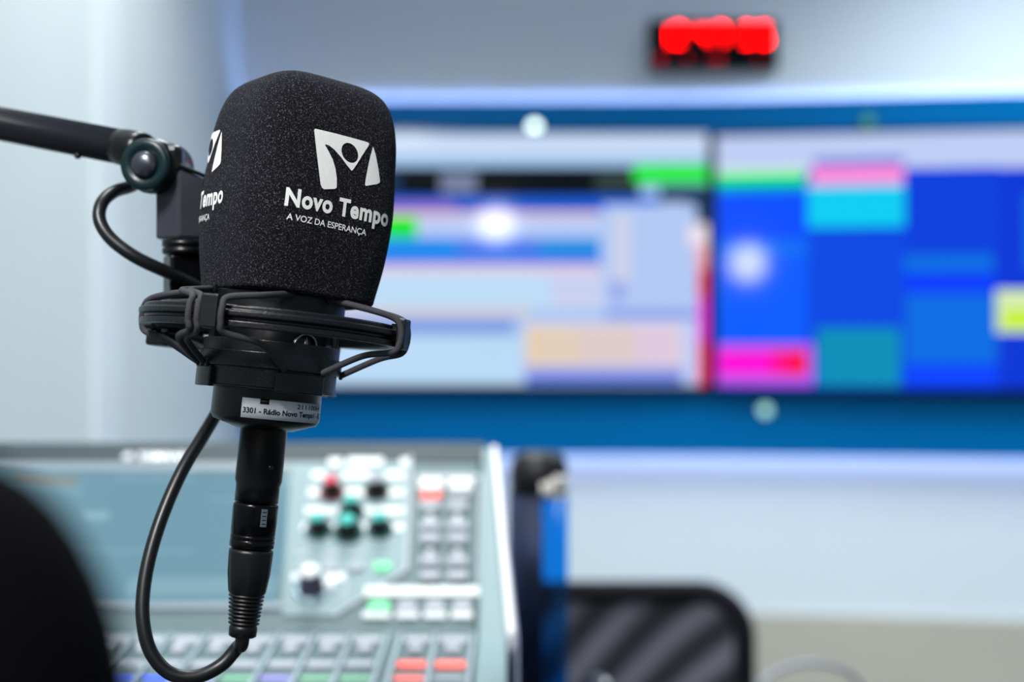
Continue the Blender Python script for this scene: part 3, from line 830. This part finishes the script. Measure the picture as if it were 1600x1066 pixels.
# round maker's badge with a star
ba = R(44); bl = Vector((0.0237 * math.sin(ba), -0.0237 * math.cos(ba), 0.0052))
Mb2 = Mm @ align(bl, (math.sin(ba), -math.cos(ba), 0), (math.cos(ba), math.sin(ba), 0))
badge = MB().lathe([(0, 0), (0.0066, 0), (0.0066, 0.0008), (0, 0.0008)], 40, M=Mb2).build('badge', black_gl, mic)
MB().lathe([(0.0054, 0.0008), (0.0064, 0.0008), (0.0063, 0.0014), (0.0055, 0.0014)], 48, M=Mb2, closed=True).build('badge_ring', steel, badge)
MB().prism([(0, 0.0052), (0.0012, 0.0), (0.0040, -0.0032), (0, -0.0018), (-0.0040, -0.0032), (-0.0012, 0.0)], 0.0008, 0.0014, M=Mb2).build('badge_star', steel, badge)
# set screw hole in neck
sa = R(38); sl = Vector((0.0102 * math.sin(sa), -0.0102 * math.cos(sa), mmz(729)))
MB().lathe([(0, 0.0003), (0.0009, 0.0003), (0.0012, 0.0002), (0.0013, -0.0006)], 20, M=Mm @ align(sl, (math.sin(sa), -math.cos(sa), 0))).build('set_screw', black_gl, mic)

# ---- shock mount
smt = thing('shock_mount', 'black ring shock mount with elastic cords cradling the studio microphone', 'shock mount', Mm @ Vector((0, 0, 0)))
zr = 0.0140
rp = [(0.0520, zr - 0.0034), (0.0530, zr - 0.0044), (0.0572, zr - 0.0047), (0.0580, zr - 0.0043), (0.0580, zr - 0.0020), (0.0562, zr - 0.0016), (0.0562, zr - 0.0004), (0.0585, zr + 0.0000),
      (0.0588, zr + 0.0005), (0.0588, zr + 0.0021), (0.0584, zr + 0.0025), (0.0566, zr + 0.0027), (0.0566, zr + 0.0042), (0.0560, zr + 0.0047), (0.0530, zr + 0.0047), (0.0520, zr + 0.0042)]
MB().lathe(rp, 128, M=Mm, closed=True, smooth=False).build('outer_ring', grey_pl, smt, bevel=0.0003, bseg=2)
azl = [-16, 74, -106, 164]
for i, az in enumerate(azl):
    Ml = Mm @ Matrix.Rotation(R(az), 4, 'Z')
    sz = 0.014 if i != 1 else 0.0135
    l = MB().box((0, -0.0605, zr + 0.001), (0.0076, 0.0042, sz), M=Ml); l.box((0, -0.0575, zr + 0.001), (0.0050, 0.004, 0.009), M=Ml)
    l.build('cord_hook', black_pl, smt, bevel=0.0008)
# cradle: upper collar, lower clamp made of stacked bands, posts
def shell(r0, r1, z0, z1, a0=-180, a1=180, lip=0.0):
    full = a1 - a0 == 360
    p = [(r0, z0), (r1 + lip, z0), (r1 + lip, z0 + 0.0006), (r1, z0 + 0.0009), (r1, z1), (r0, z1)]
    return MB().lathe(p, 96 if full else 30, M=Mm, a0=R(a0), a1=R(a1), closed=True, smooth=False)


shell(0.0255, 0.0302, 0.0175, 0.0275).build('upper_collar', black_pl, smt, bevel=0.0005)
shell(0.0262, 0.0298, 0.0008, 0.0066).build('cradle_band', grey_pl, smt, bevel=0.0004)
shell(0.0240, 0.0312, -0.0055, 0.0014).build('cradle_band', grey_pl, smt, bevel=0.0004)
shell(0.0240, 0.0294, -0.0142, -0.0053, lip=0.0008).build('clamp_ring', grey_pl, smt, bevel=0.0004)
for a0, a1 in ((-92, -43), (14, 57), (120, 165), (-165, -130)):
    shell(0.0285, 0.0318, -0.0148, -0.0062, a0, a1).build('clamp_lug', grey_pl, smt, bevel=0.0006)
for a in (-60, 95, 160, -130):
    MB().box((0, -0.0272, 0.0125), (0.007, 0.0028, 0.013), M=Mm @ Matrix.Rotation(R(a), 4, 'Z')).build('cradle_post', black_pl, smt, bevel=0.0006)
# little teeth the cords hook over
for a in (-88, -74, -60, -50, 20, 57, 94, 147, 181, 220):
    for z in (0.0272, -0.0050):
        MB().box((0, -0.0312, z), (0.0020, 0.0016, 0.0032), M=Mm @ Matrix.Rotation(R(a), 4, 'Z')).build('hook_tooth', black_pl, smt, bevel=0.0004)
# elastic cords: from the collar out over the ring beside each hook, back down to the lower band
def pol(a, r, z): a = R(a); return Vector((r * math.sin(a), -r * math.cos(a), z))


def cord(az, side, up, lo, off=6.0):
    a = az + side * off
    P = [pol(az + up, 0.0300, 0.0262), pol(az + up * 0.9, 0.0325, 0.0268), pol(az + up * 0.45 + side * 1.5, 0.050, zr + 0.0098), pol(a, 0.0586, zr + 0.0072), pol(a - side * 1.0, 0.0612, zr + 0.0030),
         pol(a - side * 1.0, 0.0612, zr - 0.0030), pol(a, 0.0586, zr - 0.0072), pol(az + lo * 0.5 + side * 2.0, 0.048, 0.0040), pol(az + lo * 0.93, 0.0330, -0.0038), pol(az + lo, 0.0308, -0.0050)]
    MB().tube([Mm @ p for p in catmull(P, 8)], 0.00140, 12).build('elastic_cord', cord_m, smt)


cord(-16, 1, 37, 36); cord(-16, -1, -42, -40)
cord(74, -1, -18, -19, 5); cord(74, 1, 20, 20, 5)
cord(-106, 1, 16, 17); cord(-106, -1, -36, -30)
cord(-106, 1, 30, 28, 10); cord(-16, -1, -56, -54, 10)
cord(164, 1, 17, 17); cord(164, -1, -17, -17)
# bracket clamp at the rear left of the ring, under and around it
Mk = Mm @ Matrix.Rotation(R(-128), 4, 'Z')
MB().prism([(-0.020, -0.0655), (-0.012, -0.068), (0.012, -0.068), (0.021, -0.0625), (0.019, -0.050), (-0.019, -0.050)], zr - 0.0125, zr - 0.0058, M=Mk).build('ring_clamp', black_pl, smt, bevel=0.0012)
MB().prism([(-0.011, -0.066), (0.011, -0.066), (0.011, -0.0595), (-0.011, -0.0595)], zr - 0.0075, zr + 0.0075, M=Mk).build('clamp_wall', black_pl, smt, bevel=0.001)

# ---- swivel bracket of the boom arm
DB = 0.685; kb_ = DB / FP
arm = thing('boom_arm', 'black articulated boom arm with swivel joint entering from the left', 'microphone arm', (-0.61, 0.78, 0.75))
def X(px): return (px - 800) * kb_
def Z(py): return 1.15 - (py - 533) * kb_
# lower riser with round inset
rc = Vector((X(287), DB + 0.004, 0))
Mr = Matrix.Translation(rc) @ Matrix.Rotation(R(28), 4, 'Z')
r0 = MB().box((0, 0, (Z(398) + Z(492)) / 2), (0.0185, 0.0150, Z(398) - Z(492)), M=Mr).build('riser', black_gl, arm, bevel=0.0015)
MB().lathe([(0, 0), (0.0052, 0), (0.0056, 0.0008), (0.0048, 0.0012), (0.0040, 0.0006), (0, 0.0006)], 32, M=align(Mr @ Vector((-0.0045, -0.0075, Z(445))), Mr.to_3x3() @ Vector((0, -1, 0)))).build('riser_screw', black_metal, r0)
# knurled collar
kn = MB(); zc0, zc1 = Z(397), Z(376)
cprof = []
nk_ = 60
for (rr, z_) in ((0.0085, zc0), (0.0108, zc0), (0.0112, zc0 + 0.0008), (0.0112, (zc0 + zc1) / 2 - 0.0004), (0.0098, (zc0 + zc1) / 2), (0.0112, (zc0 + zc1) / 2 + 0.0005), (0.0112, zc1), (0.0085, zc1)):
    cprof.append((rr, z_))
kn.lathe(cprof, 64, M=Matrix.Translation((rc.x, rc.y, 0))); kn.build('knurled_collar', black_metal, arm)
# yoke block: hexagonal plan, sloping top
blk = MB()
pl = [(-0.0135, -0.004), (-0.0005, -0.0125), (0.0135, -0.0045), (0.0135, 0.006), (0.0, 0.0125), (-0.0135, 0.006)]
zb = Z(376)
def ztop(x): return Z(246) - (x + 0.0135) * 0.45
vs = [(rc.x + x, rc.y + y, zb + 0.0008) for x, y in pl] + [(rc.x + x, rc.y + y, ztop(x)) for x, y in pl]
n_ = len(pl)
blk.add(vs, [tuple(range(n_ - 1, -1, -1)), tuple(range(n_, 2 * n_))] + [(i, (i + 1) % n_, n_ + (i + 1) % n_, n_ + i) for i in range(n_)])
yoke_m = mat('satin_black_paint', (54, 55, 64), 0.33, spec=0.6)
blk.build('yoke', yoke_m, arm, bevel=0.0012)
lid = MB()
vs = [(rc.x + x * 1.1, rc.y + y * 1.1, ztop(x) + 0.0003) for x, y in pl] + [(rc.x + x * 1.1, rc.y + y * 1.1, ztop(x) + 0.0022) for x, y in pl]
lid.add(vs, [tuple(range(n_ - 1, -1, -1)), tuple(range(n_, 2 * n_))] + [(i, (i + 1) % n_, n_ + (i + 1) % n_, n_ + i) for i in range(n_)]); lid.build('yoke_cap', black_metal, arm, bevel=0.0005)
# pivot: discs facing the camera slightly turned left
pc = Vector((X(237), DB - 0.012, Z(262))); pax = Vector((-0.22, -1, -0.02)).normalized(); Mpv = align(pc, pax)
MB().lathe([(0, -0.030), (0.0100, -0.030), (0.0128, -0.026), (0.0133, -0.006), (0.0123, -0.004), (0, -0.004)], 64, M=Mpv).build('pivot_barrel', black_gl, arm, bevel=0.0005)
MB().lathe([(0, -0.004), (0.0122, -0.004), (0.0124, 0.0005), (0.0118, 0.0018), (0.0078, 0.0018), (0.0072, 0.0010), (0, 0.0010)], 64, M=Mpv).build('pivot_washer', mat('dark_teal_washer', (6, 34, 38), 0.35), arm)
dome = [(0.0066 * math.cos(a), 0.0010 + 0.0040 * math.sin(a)) for a in [PI / 2 * i / 12 for i in range(13)]]
MB().lathe(dome, 48, M=Mpv).build('pivot_bolt', mat('satin_steel', (96, 98, 106), 0.3, metal=0.9), arm)
# strap from pivot to yoke
MB().box(((X(240) + X(268)) / 2, DB - 0.004, Z(252)), (0.022, 0.012, 0.014)).build('pivot_neck', black_metal, arm, bevel=0.003)
# tube
tm = mat('satin_tube_paint', (30, 32, 40), 0.27, spec=0.6)
tA_ = at(-60, 181.5, 0.735); tB_ = at(196, 231, 0.695); tdir = (tB_ - tA_).normalized(); tEnd = tA_ - tdir * 0.345
elbow = tEnd
MB().tube([tEnd, tB_], 0.0086, 40).build('upper_tube', tm, arm)
tC = at(216, 236, 0.690)
MB().tube([tB_ - tdir * 0.004, tB_ + tdir * 0.001, tC, tC + tdir * 0.004], [0.0088, 0.0092, 0.0096, 0.0088], 40).build('tube_end_fitting', black_metal, arm)
sp = at(121, 243, 0.700)
MB().lathe([(0, 0), (0.0016, 0), (0.0016, 0.0022), (0.001, 0.0028), (0, 0.0028)], 20, M=align(sp + Vector((0, 0, 0.0012)), (0.1, 0, -1))).build('stop_screw', black_metal, arm)
MB().lathe([(0, -0.012), (0.016, -0.012), (0.016, 0.012), (0, 0.012)], 40, M=align(elbow, (0, -1, 0))).build('elbow_joint', black_metal, arm, bevel=0.001)
MB().tube([elbow + Vector((0, 0.0, 0)), Vector((elbow.x - 0.0, elbow.y, 0.80))], 0.0086, 32).build('lower_tube', tm, arm)
MB().lathe([(0, 0.7505), (0.045, 0.7505), (0.045, 0.762), (0.015, 0.775), (0.014, 0.81), (0, 0.81)], 40, M=Matrix.Translation((elbow.x, elbow.y, 0))).build('desk_mount', black_metal, arm)

# ---- microphone cable with its connector
cab = thing('microphone_cable', 'black microphone cable with metal connector looping below the microphone to the arm', 'cable', Mm @ Vector((0, 0, -0.122)))
g = MB().lathe([(0, -0.0640), (0.0092, -0.0640), (0.0098, -0.0646), (0.0100, -0.0655), (0.0098, -0.0778), (0.0095, -0.0781), (0.0098, -0.0784), (0.0098, -0.0798), (0.0095, -0.0801), (0.0098, -0.0804), (0.0098, -0.0832), (0.0090, -0.0838), (0, -0.0838)], 72, M=Mm)
shell_ = g.build('connector_shell', mat('black_chrome', (10, 10, 13), 0.2, metal=0.6, spec=0.7), cab)
la = R(32)
MB().box((0, -0.0100, mmz(806)), (0.0028, 0.0012, 0.0080), M=Mm @ Matrix.Rotation(la, 4, 'Z')).build('release_latch', steel, shell_, bevel=0.0003)
for kz in range(4):
    MB().box((0, -0.01065, mmz(797 + kz * 6)), (0.0018, 0.0003, 0.0004), M=Mm @ Matrix.Rotation(la, 4, 'Z')).build('latch_rib', black_metal, shell_)
bm_ = MB()
seg = 72; prof3 = [(0.0085, -0.0842), (0.0096, -0.0846), (0.0097, -0.0860), (0.0093, -0.0950), (0.0082, -0.1030), (0.0076, -0.1038)]
vs = []
for rr, z_ in prof3:
    for k in range(seg):
        a = 2 * PI * k / seg; q = rr * (1 - (0.045 if (-0.101 < z_ < -0.0865 and math.cos(6 * a) > 0.62) else 0)); vs.append((q * math.sin(a), -q * math.cos(a), z_))
bm_.add(vs, [(j * seg + k, j * seg + (k + 1) % seg, (j + 1) * seg + (k + 1) % seg, (j + 1) * seg + k) for j in range(len(prof3) - 1) for k in range(seg)] + [tuple(range(seg))], 0, True, M=Mm)
bm_.build('connector_collar', black_pl, cab)
pr = [(0.0070, -0.1036)]
for i in range(8):
    z_ = -0.1042 - i * 0.0017; rr = 0.0078 - i * 0.00015
    pr += [(rr - 0.0014, z_ + 0.0002), (rr, z_ - 0.0002), (rr, z_ - 0.0008), (rr - 0.0014, z_ - 0.0012)]
pr += [(0.0060, -0.1180), (0.0062, -0.1190), (0.0060, -0.1222), (0.0050, -0.1228), (0, -0.1228)]
MB().lathe(pr, 64, M=Mm).build('strain_relief', black_pl, cab)
e0 = Mm @ Vector((0, 0, -0.119)); e1 = Mm @ Vector((0.0, 0, -0.126))
path = [e0, e1] + [at(*p) for p in ((371, 1012, .628), (345, 1040, .626), (305, 1058, .622), (265, 1052, .620), (236, 1020, .620), (224, 975, .622), (224, 925, .626), (235, 865, .632), (256, 800, .640),
                                    (285, 735, .650), (318, 680, .662), (342, 638, .672), (362, 590, .684), (372, 540, .694), (362, 495, .700), (335, 464, .694), (300, 443, .684), (258, 424, .674), (212, 402, .668),
                                    (174, 374, .668), (156, 345, .670), (159, 318, .674), (178, 300, .682), (205, 291, .694), (228, 278, .705))]
MB().tube(catmull(path, 8), 0.0031, 24).build('cord', cable_m, cab)
